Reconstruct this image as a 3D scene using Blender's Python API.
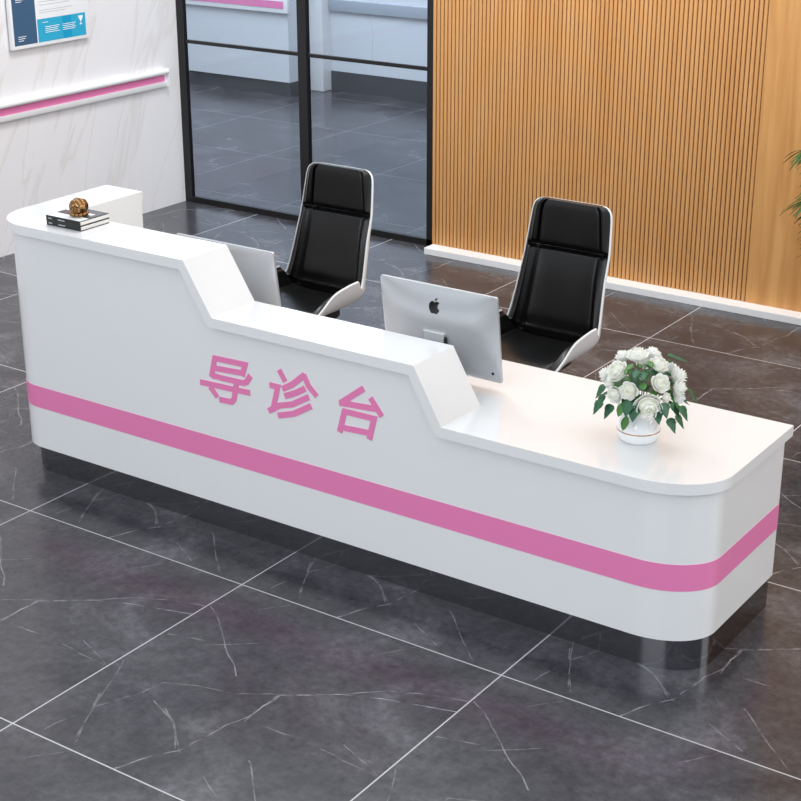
import bpy, bmesh, math, random
from mathutils import Vector, Matrix
D = bpy.data
S = bpy.context.scene
C = S.collection
PI = math.pi
for o in list(D.objects): D.objects.remove(o)

# ---------------------------------------------------------------- camera
cam_d = D.cameras.new('camera'); cam = D.objects.new('camera', cam_d); C.objects.link(cam)
cam_d.sensor_width = 36.0; cam_d.lens = 1582.28 / 801 * 36.0
cam_d.clip_start = 0.1; cam_d.clip_end = 200
r_ = Vector((0.82239, 0.56891, -0.00167)); u_ = Vector((-0.20689, 0.30181, 0.93065)); f_ = Vector((-0.52996, 0.76501, -0.36591))
cam.matrix_world = Matrix(((r_.x, u_.x, -f_.x, 0), (r_.y, u_.y, -f_.y, 0), (r_.z, u_.z, -f_.z, 3.0), (0, 0, 0, 1)))
S.camera = cam
# ---------------------------------------------------------------- world, lights, exposure
w = D.worlds.new('world'); S.world = w; w.use_nodes = True
w.node_tree.nodes['Background'].inputs[0].default_value = (0.90, 0.95, 1.0, 1)
w.node_tree.nodes['Background'].inputs[1].default_value = 1.0
S.view_settings.view_transform = 'Standard'; S.view_settings.look = 'None'
S.view_settings.exposure = 0.0; S.view_settings.gamma = 1.0; S.view_settings.use_curve_mapping = False

def area(name, loc, size, size_y, power, color, target=None):
    l = D.lights.new(name, 'AREA'); l.shape = 'RECTANGLE'; l.size = size; l.size_y = size_y
    l.energy = power; l.color = color
    o = D.objects.new(name, l); C.objects.link(o); o.location = loc
    if target: o.rotation_euler = (Vector(target) - Vector(loc)).to_track_quat('-Z', 'Y').to_euler()
    return o
area('ceiling_light', (-3.4, 6.9, 3.9), 3.6, 1.8, 45, (1.0, 0.965, 0.93), (-3.3, 6.5, 0))
area('right_side_light', (3.6, 7.2, 3.0), 3.0, 2.4, 105, (1.0, 0.985, 0.97), (-6.0, 5.6, 0.8))  # unseen area light from the right, brightens the counter end and marble wall
area('front_fill_light', (-2.4, -6.5, 5.2), 7.0, 3.5, 330, (0.94, 0.97, 1.0), (-3.6, 4.5, 0.4))  # fill added behind the camera to lift the counter front, no real window
area('wall_wash_light', (-4.2, 8.0, 3.3), 1.8, .25, 24, (1.0, 0.95, 0.89), (-4.3, 8.75, 1.2))
area('marble_wash_light', (-5.7, 6.9, 4.7), .3, .9, 85, (1.0, 0.985, 0.975), (-8.1, 7.1, 1.0))
area('corridor_light', (-9.5, 10.8, 3.6), 4.0, 2.0, 150, (0.85, 0.93, 1.0), (-9.5, 11.2, 0))

# ---------------------------------------------------------------- materials
def srgb(h):
    c = [int(h[i:i+2], 16) / 255 for i in (0, 2, 4)]
    return tuple(x / 12.92 if x <= .04045 else ((x + .055) / 1.055) ** 2.4 for x in c) + (1,)
def mat(name, col, rough=.5, metal=0.0, spec=.5, coat=0.0, noise=0.0, nscale=8.0, bump=0.0, bscale=200.0):
    m = D.materials.new(name); m.use_nodes = True; nt = m.node_tree; b = nt.nodes['Principled BSDF']
    c = srgb(col) if isinstance(col, str) else col
    b.inputs['Base Color'].default_value = c; b.inputs['Roughness'].default_value = rough
    b.inputs['Metallic'].default_value = metal; b.inputs['Specular IOR Level'].default_value = spec
    b.inputs['Coat Weight'].default_value = coat; b.inputs['Coat Roughness'].default_value = .05
    tc = nt.nodes.new('ShaderNodeTexCoord')
    if noise or True:
        n = nt.nodes.new('ShaderNodeTexNoise'); n.inputs['Scale'].default_value = nscale; n.inputs['Detail'].default_value = 4
        nt.links.new(tc.outputs['Object'], n.inputs['Vector'])
        mx = nt.nodes.new('ShaderNodeMix'); mx.data_type = 'RGBA'
        k = max(noise, 0.01)
        mx.inputs[6].default_value = tuple(x * (1 - k) for x in c[:3]) + (1,)
        mx.inputs[7].default_value = tuple(min(1, x * (1 + k)) for x in c[:3]) + (1,)
        nt.links.new(n.outputs['Fac'], mx.inputs[0]); nt.links.new(mx.outputs[2], b.inputs['Base Color'])
    if bump:
        n2 = nt.nodes.new('ShaderNodeTexNoise'); n2.inputs['Scale'].default_value = bscale; n2.inputs['Detail'].default_value = 3
        nt.links.new(tc.outputs['Object'], n2.inputs['Vector'])
        bp = nt.nodes.new('ShaderNodeBump'); bp.inputs['Strength'].default_value = bump; bp.inputs['Distance'].default_value = .002
        nt.links.new(n2.outputs['Fac'], bp.inputs['Height']); nt.links.new(bp.outputs['Normal'], b.inputs['Normal'])
    return m
M = {}
M['white'] = mat('white_lacquer', 'EDEEEF', .16, coat=.3)
M['white_matt'] = mat('white_painted', 'EFF0F1', .4)
M['pink'] = mat('pink_acrylic', 'EE86BA', .3)
M['pink_text'] = mat('pink_lettering', 'EE86BA', .4)
M['kick'] = mat('polished_dark_steel', '929398', .08, metal=1.0)
M['black_metal'] = mat('black_powder_coat', '0B0B0D', .4)
M['leather'] = mat('black_leather', '09090A', .30, spec=.38, bump=.15, bscale=350)
M['shell'] = mat('white_plastic_shell', 'ECEDEF', .25)
M['alu'] = mat('brushed_aluminium', 'BFC2C6', .34, metal=.6)
M['alu_light'] = mat('polished_aluminium', 'E6E8EA', .25, metal=.6)
M['black'] = mat('black_gloss', '050506', .15)
M['dark'] = mat('dark_plastic', '1A1B1E', .5)
M['chrome'] = mat('chrome', 'C9CBCE', .12, metal=1.0)
M['gold'] = mat('polished_gold', '94704A', .16, metal=1.0, noise=.35, nscale=60)
M['gold_line'] = mat('gold_band', 'B8895C', .25, metal=.6)
M['porcelain'] = mat('white_porcelain', 'F1F2F4', .12, coat=.5)
M['petal'] = mat('white_petal', 'F6F6F1', .55, noise=.04, nscale=40)
M['petal_core'] = mat('cream_petal', 'EFF0DC', .55, noise=.05, nscale=40)
M['leaf'] = mat('green_leaf', '2F6444', .45, noise=.35, nscale=30)
M['leaf2'] = mat('bright_green_leaf', '4C8038', .45, noise=.3, nscale=30)
M['stem'] = mat('green_stem', '4C7A3C', .5)
M['palm'] = mat('palm_green', '2E5A1C', .4, noise=.5, nscale=14)
M['soil'] = mat('dark_soil', '2A211B', .9, noise=.4, nscale=60)
M['pages'] = mat('book_pages', 'F0EFEB', .7, noise=.03, nscale=200)
M['bookblack'] = mat('black_cover', '141416', .35)
M['bluegrey'] = mat('blue_grey_band', 'A3ADB8', .5)
M['far'] = mat('far_white_wall', 'D9DEE4', .5)
M['far_toe'] = mat('dark_toe_board', '3A3F46', .4)
M['navy'] = mat('navy_print', '42607F', .25)
M['sky'] = mat('sky_blue_print', '35ABD0', .25)
M['sky2'] = mat('deeper_blue_print', '1F9CC8', .25)
M['print_grey'] = mat('pale_grey_print', 'AEB4BC', .4)
M['print_white'] = mat('white_print', 'F2F6F8', .4)
M['poster'] = mat('poster_board', 'F3F5F8', .2)
M['red_print'] = mat('dark_red_print', '5A3338', .35)
M['grey_print'] = mat('grey_print', '55585A', .35)
M['screen'] = mat('dark_screen', '08090B', .08)

def glass():
    m = D.materials.new('tinted_glass'); m.use_nodes = True; nt = m.node_tree; nt.nodes.clear()
    out = nt.nodes.new('ShaderNodeOutputMaterial')
    t = nt.nodes.new('ShaderNodeBsdfTransparent'); t.inputs[0].default_value = (.72, .78, .86, 1)
    g = nt.nodes.new('ShaderNodeBsdfGlossy'); g.inputs['Roughness'].default_value = .03
    fr = nt.nodes.new('ShaderNodeFresnel'); fr.inputs['IOR'].default_value = 1.5
    mx = nt.nodes.new('ShaderNodeMixShader')
    nt.links.new(fr.outputs[0], mx.inputs[0]); nt.links.new(t.outputs[0], mx.inputs[1]); nt.links.new(g.outputs[0], mx.inputs[2])
    nt.links.new(mx.outputs[0], out.inputs[0])
    return m
M['glass'] = glass()

TX0, TY0, TD = -4.9355, 4.2588, 1.2122
VEINS = [  # polylines in one tile, in fractions of the tile; (points, strength)
    ([(-.01,.379),(.11,.79-.40),(.0,.379)], 0),
    ([(.391,.001),(.432,.108),(.478,.166),(.49,.255),(.497,.33),(.527,.40),(.53,.54),(.61,.60),(.674,.648),(.80,.70),(1.0,.76)], 1.0),
    ([(.532,.375),(.524,.544),(.669,.643),(.771,.74),(.882,.79),(1.0,.826)], .75),
    ([(.012,.833),(.095,.775),(.204,.674),(.30,.60),(.356,.55)], .8),
    ([(.157,.633),(.29,.735)], .7),
    ([(.094,.03),(.119,.176),(.181,.309),(.203,.404),(.305,.447),(.42,.474),(.526,.546)], .5),
    ([(.246,.315),(.36,.266),(.485,.161)], .6),
    ([(.194,.055),(.123,.204),(.018,.428)], .55),
    ([(.568,.385),(.689,.395)], .8),
    ([(.794,.389),(.985,.377)], .55), ([(.832,.445),(.989,.381)], .55),
    ([(.021,.62),(.138,.655)], .55),
    ([(.09,.255),(.21,.04)], .6), ([(.301,.303),(.383,.25),(.461,.17)], .6),
    ([(.617,.11),(.75,.035)], .6), ([(.667,.236),(.892,.014)], .6),
    ([(.30,.30),(.37,.264),(.407,.229)], .5),
    ([(.60,.85),(.66,.93),(.70,1.0)], .5), ([(.15,.9),(.22,.98)], .45),
]
def floor_mat(name='grey_marble_tile', vk=1.0, gk=1.0):
    m = D.materials.new(name); m.use_nodes = True; nt = m.node_tree; b = nt.nodes['Principled BSDF']
    N = nt.nodes.new; L = nt.links.new
    def vm(op, a=None, b_=None, s=None):
        n = N('ShaderNodeVectorMath'); n.operation = op
        for i, v in ((0, a), (1, b_)):
            if v is None: continue
            if isinstance(v, tuple): n.inputs[i].default_value = v
            else: L(v, n.inputs[i])
        if s is not None:
            if isinstance(s, (int, float)): n.inputs['Scale'].default_value = s
            else: L(s, n.inputs['Scale'])
        return n
    def ma(op, a, b_=None, c_=None, clamp=False):
        n = N('ShaderNodeMath'); n.operation = op; n.use_clamp = clamp
        for i, v in ((0, a), (1, b_), (2, c_)):
            if v is None: continue
            if isinstance(v, (int, float)): n.inputs[i].default_value = v
            else: L(v, n.inputs[i])
        return n.outputs[0]
    tc = N('ShaderNodeTexCoord'); P = tc.outputs['Object']
    q = vm('SUBTRACT', P, (TX0, TY0, 0)).outputs[0]
    q = vm('SCALE', q, s=1 / TD).outputs[0]
    fr = vm('FRACTION', q).outputs[0]
    fr = vm('MULTIPLY', fr, (1, 1, 0)).outputs[0]
    n1 = N('ShaderNodeTexNoise'); n1.inputs['Scale'].default_value = 11; n1.inputs['Detail'].default_value = 5; L(fr, n1.inputs['Vector'])
    off = vm('SUBTRACT', n1.outputs['Color'], (.5, .5, .5)).outputs[0]
    off = vm('MULTIPLY', off, (.022, .022, 0)).outputs[0]
    wp = vm('ADD', fr, off).outputs[0]
    # dashes along the veins
    n3 = N('ShaderNodeTexNoise'); n3.inputs['Scale'].default_value = 22; n3.inputs['Detail'].default_value = 2; L(fr, n3.inputs['Vector'])
    dash = ma('MULTIPLY_ADD', n3.outputs['Fac'], 3.2, -1.1, True)
    total = None
    for pts, st in VEINS:
        if st == 0: continue
        best = None
        for (ax, ay), (bx, by) in zip(pts, pts[1:]):
            d = (bx - ax, by - ay, 0); l2 = d[0] ** 2 + d[1] ** 2
            pa = vm('SUBTRACT', wp, (ax, ay, 0)).outputs[0]
            t = ma('MULTIPLY', vm('DOT_PRODUCT', pa, d).outputs['Value'], 1 / l2, clamp=True)
            pr = vm('SCALE', d, s=t).outputs[0]
            ds = vm('DISTANCE', pa, pr).outputs['Value']
            best = ds if best is None else ma('MINIMUM', best, ds)
        v = ma('MULTIPLY', ma('SUBTRACT', 1, ma('DIVIDE', best, .0030), clamp=True), st)
        total = v if total is None else ma('MAXIMUM', total, v)
    veins = ma('MULTIPLY', ma('MULTIPLY', total, dash), .60 * vk)
    # clouds: repeat with the tile's print, plus fine grain
    n2 = N('ShaderNodeTexNoise'); n2.inputs['Scale'].default_value = 2.6; n2.inputs['Detail'].default_value = 9; n2.inputs['Roughness'].default_value = .62; n2.inputs['Distortion'].default_value = .6
    L(fr, n2.inputs['Vector'])
    cr = N('ShaderNodeValToRGB'); L(n2.outputs['Fac'], cr.inputs[0])
    e = cr.color_ramp.elements; e[0].position = .36; e[0].color = srgb('34343A'); e[1].position = .64; e[1].color = srgb('616166')
    e2 = e.new(.52); e2.color = srgb('48484D')
    n4 = N('ShaderNodeTexNoise'); n4.inputs['Scale'].default_value = 1.7; n4.inputs['Detail'].default_value = 3; L(q, n4.inputs['Vector'])
    warm = N('ShaderNodeMix'); warm.data_type = 'RGBA'; warm.blend_type = 'MULTIPLY'
    L(ma('MULTIPLY_ADD', n4.outputs['Fac'], 2.2, -.9, True), warm.inputs[0]); L(cr.outputs[0], warm.inputs[6]); warm.inputs[7].default_value = (1.02, .95, .95, 1)
    n5 = N('ShaderNodeTexNoise'); n5.inputs['Scale'].default_value = 26; n5.inputs['Detail'].default_value = 9; n5.inputs['Roughness'].default_value = .72; L(P, n5.inputs['Vector'])
    gr = N('ShaderNodeMix'); gr.data_type = 'RGBA'; gr.blend_type = 'MULTIPLY'; gr.inputs[0].default_value = 1
    g2 = N('ShaderNodeMapRange'); L(n5.outputs['Fac'], g2.inputs[0]); g2.inputs[1].default_value = .3; g2.inputs[2].default_value = .7; g2.inputs[1].default_value = .36; g2.inputs[2].default_value = .64; g2.inputs[3].default_value = .66; g2.inputs[4].default_value = 1.30
    cc = N('ShaderNodeCombineColor'); [L(g2.outputs[0], cc.inputs[i]) for i in range(3)]
    L(warm.outputs[2], gr.inputs[6]); L(cc.outputs[0], gr.inputs[7])
    mv = N('ShaderNodeMix'); mv.data_type = 'RGBA'; L(veins, mv.inputs[0]); L(gr.outputs[2], mv.inputs[6]); mv.inputs[7].default_value = srgb('D5D5D8')
    # grout
    sp = N('ShaderNodeSeparateXYZ'); L(fr, sp.inputs[0])
    gx = ma('MINIMUM', sp.outputs[0], ma('SUBTRACT', 1, sp.outputs[0])); gy = ma('MINIMUM', sp.outputs[1], ma('SUBTRACT', 1, sp.outputs[1]))
    gd = ma('LESS_THAN', ma('MINIMUM', gx, gy), .0023)
    mg = N('ShaderNodeMix'); mg.data_type = 'RGBA'; L(gd, mg.inputs[0]); L(mv.outputs[2], mg.inputs[6]); mg.inputs[7].default_value = srgb('C4C4C6') if gk == 1 else srgb('8C9096')
    L(mg.outputs[2], b.inputs['Base Color'])
    L(ma('MULTIPLY_ADD', n2.outputs['Fac'], .14, .15), b.inputs['Roughness'])
    b.inputs['Specular IOR Level'].default_value = .40
    return m
M['floor'] = floor_mat(); M['floor_far'] = floor_mat('plain_grey_tile', .12, .5)

def marble_wall():
    m = D.materials.new('white_marble'); m.use_nodes = True; nt = m.node_tree; b = nt.nodes['Principled BSDF']
    N = nt.nodes.new; L = nt.links.new
    tc = N('ShaderNodeTexCoord'); mp = N('ShaderNodeMapping'); mp.inputs['Scale'].default_value = (1, .38, 2.4)
    m0 = N('ShaderNodeMapping'); m0.inputs['Rotation'].default_value = (math.radians(-64), 0, 0); L(tc.outputs['Object'], m0.inputs[0]); L(m0.outputs[0], mp.inputs[0])
    wv = N('ShaderNodeTexNoise'); wv.inputs['Scale'].default_value = 1.5; wv.inputs['Detail'].default_value = 7; wv.inputs['Distortion'].default_value = .5; L(mp.outputs[0], wv.inputs['Vector'])
    cr = N('ShaderNodeValToRGB'); L(wv.outputs['Fac'], cr.inputs[0]); e = cr.color_ramp.elements
    e[0].position = .485; e[0].color = srgb('F0EFF1'); e[1].position = .53; e[1].color = srgb('F0EFF1')
    x = e.new(.507); x.color = srgb('E7E4E3')
    cl = N('ShaderNodeTexNoise'); cl.inputs['Scale'].default_value = 1.3; cl.inputs['Detail'].default_value = 4; L(mp.outputs[0], cl.inputs['Vector'])
    mx = N('ShaderNodeMix'); mx.data_type = 'RGBA'; mx.blend_type = 'MULTIPLY'; L(cl.outputs['Fac'], mx.inputs[0]); L(cr.outputs[0], mx.inputs[6]); mx.inputs[7].default_value = (.93, .925, .93, 1)
    L(mx.outputs[2], b.inputs['Base Color']); b.inputs['Roughness'].default_value = .22
    return m
M['marble'] = marble_wall()

def wood(name, c1, c2, scale=1.0):
    m = D.materials.new(name); m.use_nodes = True; nt = m.node_tree; b = nt.nodes['Principled BSDF']
    N = nt.nodes.new; L = nt.links.new
    tc = N('ShaderNodeTexCoord'); mp = N('ShaderNodeMapping'); mp.inputs['Scale'].default_value = (9 * scale, 9 * scale, .6 * scale)
    L(tc.outputs['Object'], mp.inputs[0])
    n = N('ShaderNodeTexNoise'); n.inputs['Scale'].default_value = 1.6; n.inputs['Detail'].default_value = 8; n.inputs['Distortion'].default_value = .7; L(mp.outputs[0], n.inputs['Vector'])
    mp2 = N('ShaderNodeMapping'); mp2.inputs['Scale'].default_value = (160, 160, 3); L(tc.outputs['Object'], mp2.inputs[0])
    n2 = N('ShaderNodeTexNoise'); n2.inputs['Scale'].default_value = 1.0; n2.inputs['Detail'].default_value = 3; L(mp2.outputs[0], n2.inputs['Vector'])
    cr = N('ShaderNodeValToRGB'); L(n.outputs['Fac'], cr.inputs[0]); e = cr.color_ramp.elements
    e[0].position = .33; e[0].color = srgb(c1); e[1].position = .66; e[1].color = srgb(c2)
    mx = N('ShaderNodeMix'); mx.data_type = 'RGBA'; mx.blend_type = 'MULTIPLY'; L(n2.outputs['Fac'], mx.inputs[0]); L(cr.outputs[0], mx.inputs[6]); mx.inputs[7].default_value = (.86, .82, .78, 1)
    L(mx.outputs[2], b.inputs['Base Color']); b.inputs['Roughness'].default_value = .42
    return m
M['oak'] = wood('golden_oak_panel', 'C58C50', 'DBA768')
M['slat'] = wood('oak_slat', 'CE975C', 'D6A369')
M['slat_back'] = wood('dark_oak_backing', '7C4F2A', '885A32')

# ---------------------------------------------------------------- mesh helpers
def obj(name, bm, m, parent=None, smooth=False, angle=35):
    bmesh.ops.recalc_face_normals(bm, faces=bm.faces)
    me = D.meshes.new(name); bm.to_mesh(me); bm.free()
    for x in (m if isinstance(m, (list, tuple)) else [m]): me.materials.append(x)
    if smooth:
        for p in me.polygons: p.use_smooth = True
        try: me.set_sharp_from_angle(angle=math.radians(angle))
        except Exception: pass
    o = D.objects.new(name, me); C.objects.link(o)
    if parent is not None: o.parent = parent
    return o
def tag(o, label=None, cat=None, group=None, kind=None):
    if label: o['label'] = label
    if cat: o['category'] = cat
    if group: o['group'] = group
    if kind: o['kind'] = kind
    return o
def empty(name, loc, rz=0.0):
    o = D.objects.new(name, None); C.objects.link(o); o.location = loc; o.rotation_euler = (0, 0, rz); o.empty_display_size = .1
    return o
def copy_tree(o, parent=None):
    c = o.copy(); C.objects.link(c)
    if parent is not None: c.parent = parent
    for ch in [x for x in D.objects if x.parent == o]: copy_tree(ch, c)
    return c
def box(bm, x0, x1, y0, y1, z0, z1, mi=0, mtx=None):
    vs = [bm.verts.new((x, y, z)) for z in (z0, z1) for y in (y0, y1) for x in (x0, x1)]
    if mtx is not None:
        for v in vs: v.co = mtx @ v.co
    for f in ((0,2,3,1),(4,5,7,6),(0,1,5,4),(2,6,7,3),(0,4,6,2),(1,3,7,5)):
        fc = bm.faces.new([vs[i] for i in f]); fc.material_index = mi
def bbox(x0, x1, y0, y1, z0, z1, bev=0.0, seg=2):
    bm = bmesh.new(); box(bm, x0, x1, y0, y1, z0, z1)
    if bev: bmesh.ops.bevel(bm, geom=list(bm.edges), offset=bev, segments=seg, affect='EDGES', profile=.6)
    return bm
def prism(bm, pts, z0, z1, mi=0):
    """pts: list of (x, y) footprint, extruded in z"""
    a = [bm.verts.new((x, y, z0)) for x, y in pts]; b = [bm.verts.new((x, y, z1)) for x, y in pts]; n = len(pts)
    fs = [bm.faces.new(a), bm.faces.new(b)] + [bm.faces.new((a[i], a[(i+1) % n], b[(i+1) % n], b[i])) for i in range(n)]
    for f in fs: f.material_index = mi
def prism_y(bm, pts, y0, y1, mi=0):
    a = [bm.verts.new((x, y0, z)) for x, z in pts]; b = [bm.verts.new((x, y1, z)) for x, z in pts]; n = len(pts)
    fs = [bm.faces.new(a), bm.faces.new(b)] + [bm.faces.new((a[i], a[(i+1) % n], b[(i+1) % n], b[i])) for i in range(n)]
    for f in fs: f.material_index = mi
def lathe(bm, prof, seg=32, c=(0, 0, 0), mi=0, mtx=None):
    rings = []
    for r, z in prof:
        ring = []
        for k in range(seg):
            a = 2 * PI * k / seg; p = Vector((c[0] + r * math.cos(a), c[1] + r * math.sin(a), c[2] + z))
            ring.append(bm.verts.new(mtx @ p if mtx is not None else p))
        rings.append(ring)
    for a, b in zip(rings, rings[1:]):
        for k in range(seg): bm.faces.new((a[k], a[(k+1) % seg], b[(k+1) % seg], b[k])).material_index = mi
    for ring in (rings[0], rings[-1]):
        bm.faces.new(ring).material_index = mi
def tube(bm, pts, rad, seg=8, mi=0, flat=1.0):
    pts = [Vector(p) for p in pts]; rings = []
    for i, p in enumerate(pts):
        t = (pts[min(i+1, len(pts)-1)] - pts[max(i-1, 0)]).normalized()
        up = Vector((0, 0, 1)) if abs(t.z) < .95 else Vector((0, 1, 0))
        a = t.cross(up).normalized(); b = t.cross(a).normalized()
        r = rad[i] if isinstance(rad, (list, tuple)) else rad
        rings.append([bm.verts.new(p + a * r * math.cos(2*PI*k/seg) + b * r * flat * math.sin(2*PI*k/seg)) for k in range(seg)])
    for a, b in zip(rings, rings[1:]):
        for k in range(seg): bm.faces.new((a[k], a[(k+1) % seg], b[(k+1) % seg], b[k])).material_index = mi
    for ring in (rings[0], rings[-1]): bm.faces.new(ring).material_index = mi

# ================================================================= SETTING
XW, YG, YW, YB = -8.07, 8.79, 8.70, 8.592      # marble wall, glass line, wood wall face, skirting face
XJ = -5.765                                      # where the glass meets the timber wall
XP = -3.487                                     # where the slats stop
bm = bmesh.new(); box(bm, -16, 6, -4.5, YG, -.1, 0); tag(obj('floor', bm, M['floor']), kind='structure')
bm = bmesh.new(); box(bm, -16, 6, YG, 15, -.1, 0); tag(obj('floor_corridor', bm, M['floor_far']), kind='structure')
bm = bmesh.new(); box(bm, XW - .12, XW, -2, YG + .05, 0, 4.2); tag(obj('wall_left', bm, M['marble']), kind='structure')

# timber wall: backing, smooth oak panel at the right and 79 upright slats
wb = bmesh.new(); box(wb, XJ, 6, YW + .020, YW + .16, 0, 4.2)
wall = obj('wall_back', wb, M['slat_back']); tag(wall, kind='structure')
bm = bmesh.new(); box(bm, XP, 6, YW, YW + .020, .0, 4.2); obj('oak_panel', bm, M['oak'], wall)
bm = bmesh.new()
ns = 79; pitch = (XP - XJ) / ns
for i in range(ns):
    x = XJ + i * pitch; w_ = pitch * .77
    prof = [(x, YW + .020), (x, YW + .004), (x + w_ * .22, YW), (x + w_ * .78, YW), (x + w_, YW + .004), (x + w_, YW + .020)]
    prism(bm, prof, .042, 4.2)
obj('slat_panel', bm, M['slat'], wall)
bm = bbox(XJ + .008, 6, YB, YW + .03, 0, .045, .003); tag(obj('baseboard_back', bm, M['white_matt']), kind='structure')

# glass partition in its black frame
fb = bmesh.new(); y0, y1 = YG - .015, YG + .02; HT = 3.0
box(fb, XW, XW + .068, y0, y1, 0, HT)
box(fb, XW + .068, XJ, y0, y1, 0, .045); box(fb, XW + .068, XJ, y0, y1, HT - .06, HT)
box(fb, XJ - .095, XJ, y0, y1, 0, HT)
win = obj('window_1', fb, M['black_metal']); tag(win, kind='structure')
bm = bmesh.new(); box(bm, -6.945, -6.868, y0 - .004, y1 + .004, .045, HT - .06); obj('mullion', bm, M['black_metal'], win)
for a, b in ((XW + .068, -6.945), (-6.868, XJ - .095)):
    bm = bmesh.new(); box(bm, a, b, y0 + .006, y1 - .006, 1.195, 1.220); obj('transom', bm, M['black_metal'], win)
    for z0, z1 in ((.045, 1.195), (1.220, HT - .06)):
        bm = bmesh.new(); vs = [bm.verts.new(p) for p in ((a, YG, z0), (b, YG, z0), (b, YG, z1), (a, YG, z1))]; bm.faces.new(vs)
        obj('glass_pane', bm, M['glass'], win)

# corridor beyond the glass
bm = bmesh.new(); box(bm, -16, -10.05, 12.55, 12.75, .14, 4.2)
wf = obj('wall_far_left', bm, M['far']); tag(wf, kind='structure')
bm = bmesh.new(); box(bm, -16, -10.05, 12.57, 12.75, 0, .14); tag(obj('baseboard_far_left', bm, M['far_toe']), kind='structure')
bm = bmesh.new(); box(bm, -10.05, 0, 13.1, 13.3, .2, 4.2); box(bm, -9.42, -9.41, 13.096, 13.1, .2, 4.2, 0)
tag(obj('wall_far_right', bm, M['far']), kind='structure')
bm = bmesh.new(); box(bm, -10.05, 0, 13.09, 13.3, 0, .2); tag(obj('baseboard_far_right', bm, M['far_toe']), kind='structure')
bm = bbox(-10.35, -9.93, 12.95, 13.3, 0, 4.2, .01); tag(obj('trim_column', bm, M['white_matt']), kind='structure')

# ================================================================= RECEPTION DESK
XL, XR, YF, YK, YL = -5.368, -1.893, 4.538, 5.297, 4.81      # countertop outline; YL = back of the raised ledge
H1, H2, H3, T = .762, .980, 1.198, .042
A1, A2, B1, B2 = -4.209, -4.069, -3.086, -2.961                # slopes of the ledge
XI = -5.135                                                    # inner edge of the left return
OV = .03
RL, RR_, RB = .22, .225, .165     # RB: tighter corner of the carcass at the left
def arc(cx, cy, r, a0, a1, n=14):
    return [(cx + r * math.cos(math.radians(a0 + (a1 - a0) * k / n)), cy + r * math.sin(math.radians(a0 + (a1 - a0) * k / n))) for k in range(n + 1)]
def earc(xr, yf, d, n=22):      # the right corner sweeps longer along the front than along the end; d = inset
    rx, ry = CORNER_X - d, CORNER_Y - d
    return [(xr - rx + rx * math.sin(PI / 2 * k / n), yf + ry - ry * math.cos(PI / 2 * k / n)) for k in range(n + 1)]
CORNER_X, CORNER_Y = .275, .215
desk = empty('reception_desk', (0, 0, 0))
tag(desk, 'long white stepped reception counter with rounded corners and a pink stripe', 'reception desk')

def u_foot(ov):       # outline of the U shaped carcass, ov = inset from countertop edge
    xl, xr, yf, yk = XL + ov, XR - .023, YF + ov, YK - ov * .5
    return (arc(xl + RB, yf + RB, RB, 180, 270) + earc(xr, yf, ov)
            + [(xr, yk), (xr - .03, yk), (xr - .03, yf + RR_), (xr - RR_, YL - ov), (XI, YL - ov), (XI, yk), (xl, yk)])
ZB = .138
bm = bmesh.new(); prism(bm, u_foot(OV), ZB, H1 - T)
# raised front: profile under the ledge, plus the left return
prism_y(bm, [(XI, H1 - T), (B2 - .02, H1 - T), (B1 - .025, H2 - T), (A2 - .02, H2 - T), (A1 - .025, H3 - T), (XI, H3 - T)], YF + OV, YL - OV * .5)
lf = arc(XL + OV + RB, YF + OV + RB, RB, 180, 270) + [(XI, YF + OV), (XI, YK - OV * .6), (XL + OV, YK - OV * .6)]
prism(bm, lf, H1 - T, H3 - T)
obj('body', bm, M['white'], desk, True, 30)
# low worktop over the full depth
bm = bmesh.new()
prism(bm, [(XI + .001, YL - .0145), (B2, YL - .0145), (B2, YF)] + earc(XR, YF, 0) + [(XR, YK), (XI + .001, YK)], H1 - T, H1)
obj('worktop', bm, M['white'], desk, True, 30)
# folded ledge top that steps down twice, with its L return at the left
def perp(p, q, t):
    dx, dz = q[0] - p[0], q[1] - p[1]; l = math.hypot(dx, dz); return (dz / l * t, -dx / l * t)
up = [(XI, H3), (A1, H3), (A2, H2), (B1, H2), (B2, H1)]
def lower(pts, t):
    out = []
    n = len(pts)
    for i, p in enumerate(pts):
        d = []
        if i > 0: d.append(((p[0]-pts[i-1][0]), (p[1]-pts[i-1][1])))
        if i < n - 1: d.append(((pts[i+1][0]-p[0]), (pts[i+1][1]-p[1])))
        d = [(a / math.hypot(a, b), b / math.hypot(a, b)) for a, b in d]
        nn = [(b, -a) for a, b in d]
        if len(nn) == 1: out.append((p[0] + nn[0][0]*t, p[1] + nn[0][1]*t)); continue
        k = 1 + nn[0][0]*nn[1][0] + nn[0][1]*nn[1][1]
        out.append((p[0] + (nn[0][0]+nn[1][0])*t/k, p[1] + (nn[0][1]+nn[1][1])*t/k))
    return out
lo = lower(up, T)
# last lower point: stop on the underside of the worktop
(xa, za), (xb, zb) = lo[-2], lo[-1]
k = (H1 - T - za) / (zb - za); lo[-1] = (xa + (xb - xa) * k, H1 - T)
bm = bmesh.new()
prism_y(bm, up + [(B2, H1 - T)] + lo[::-1], YF, YL)
prism(bm, arc(XL + RL, YF + RL, RL, 180, 270) + [(XI, YF), (XI, YK - .01), (XL, YK - .01)], H3 - T, H3)
obj('ledge_top', bm, M['white'], desk, True, 25)
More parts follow.
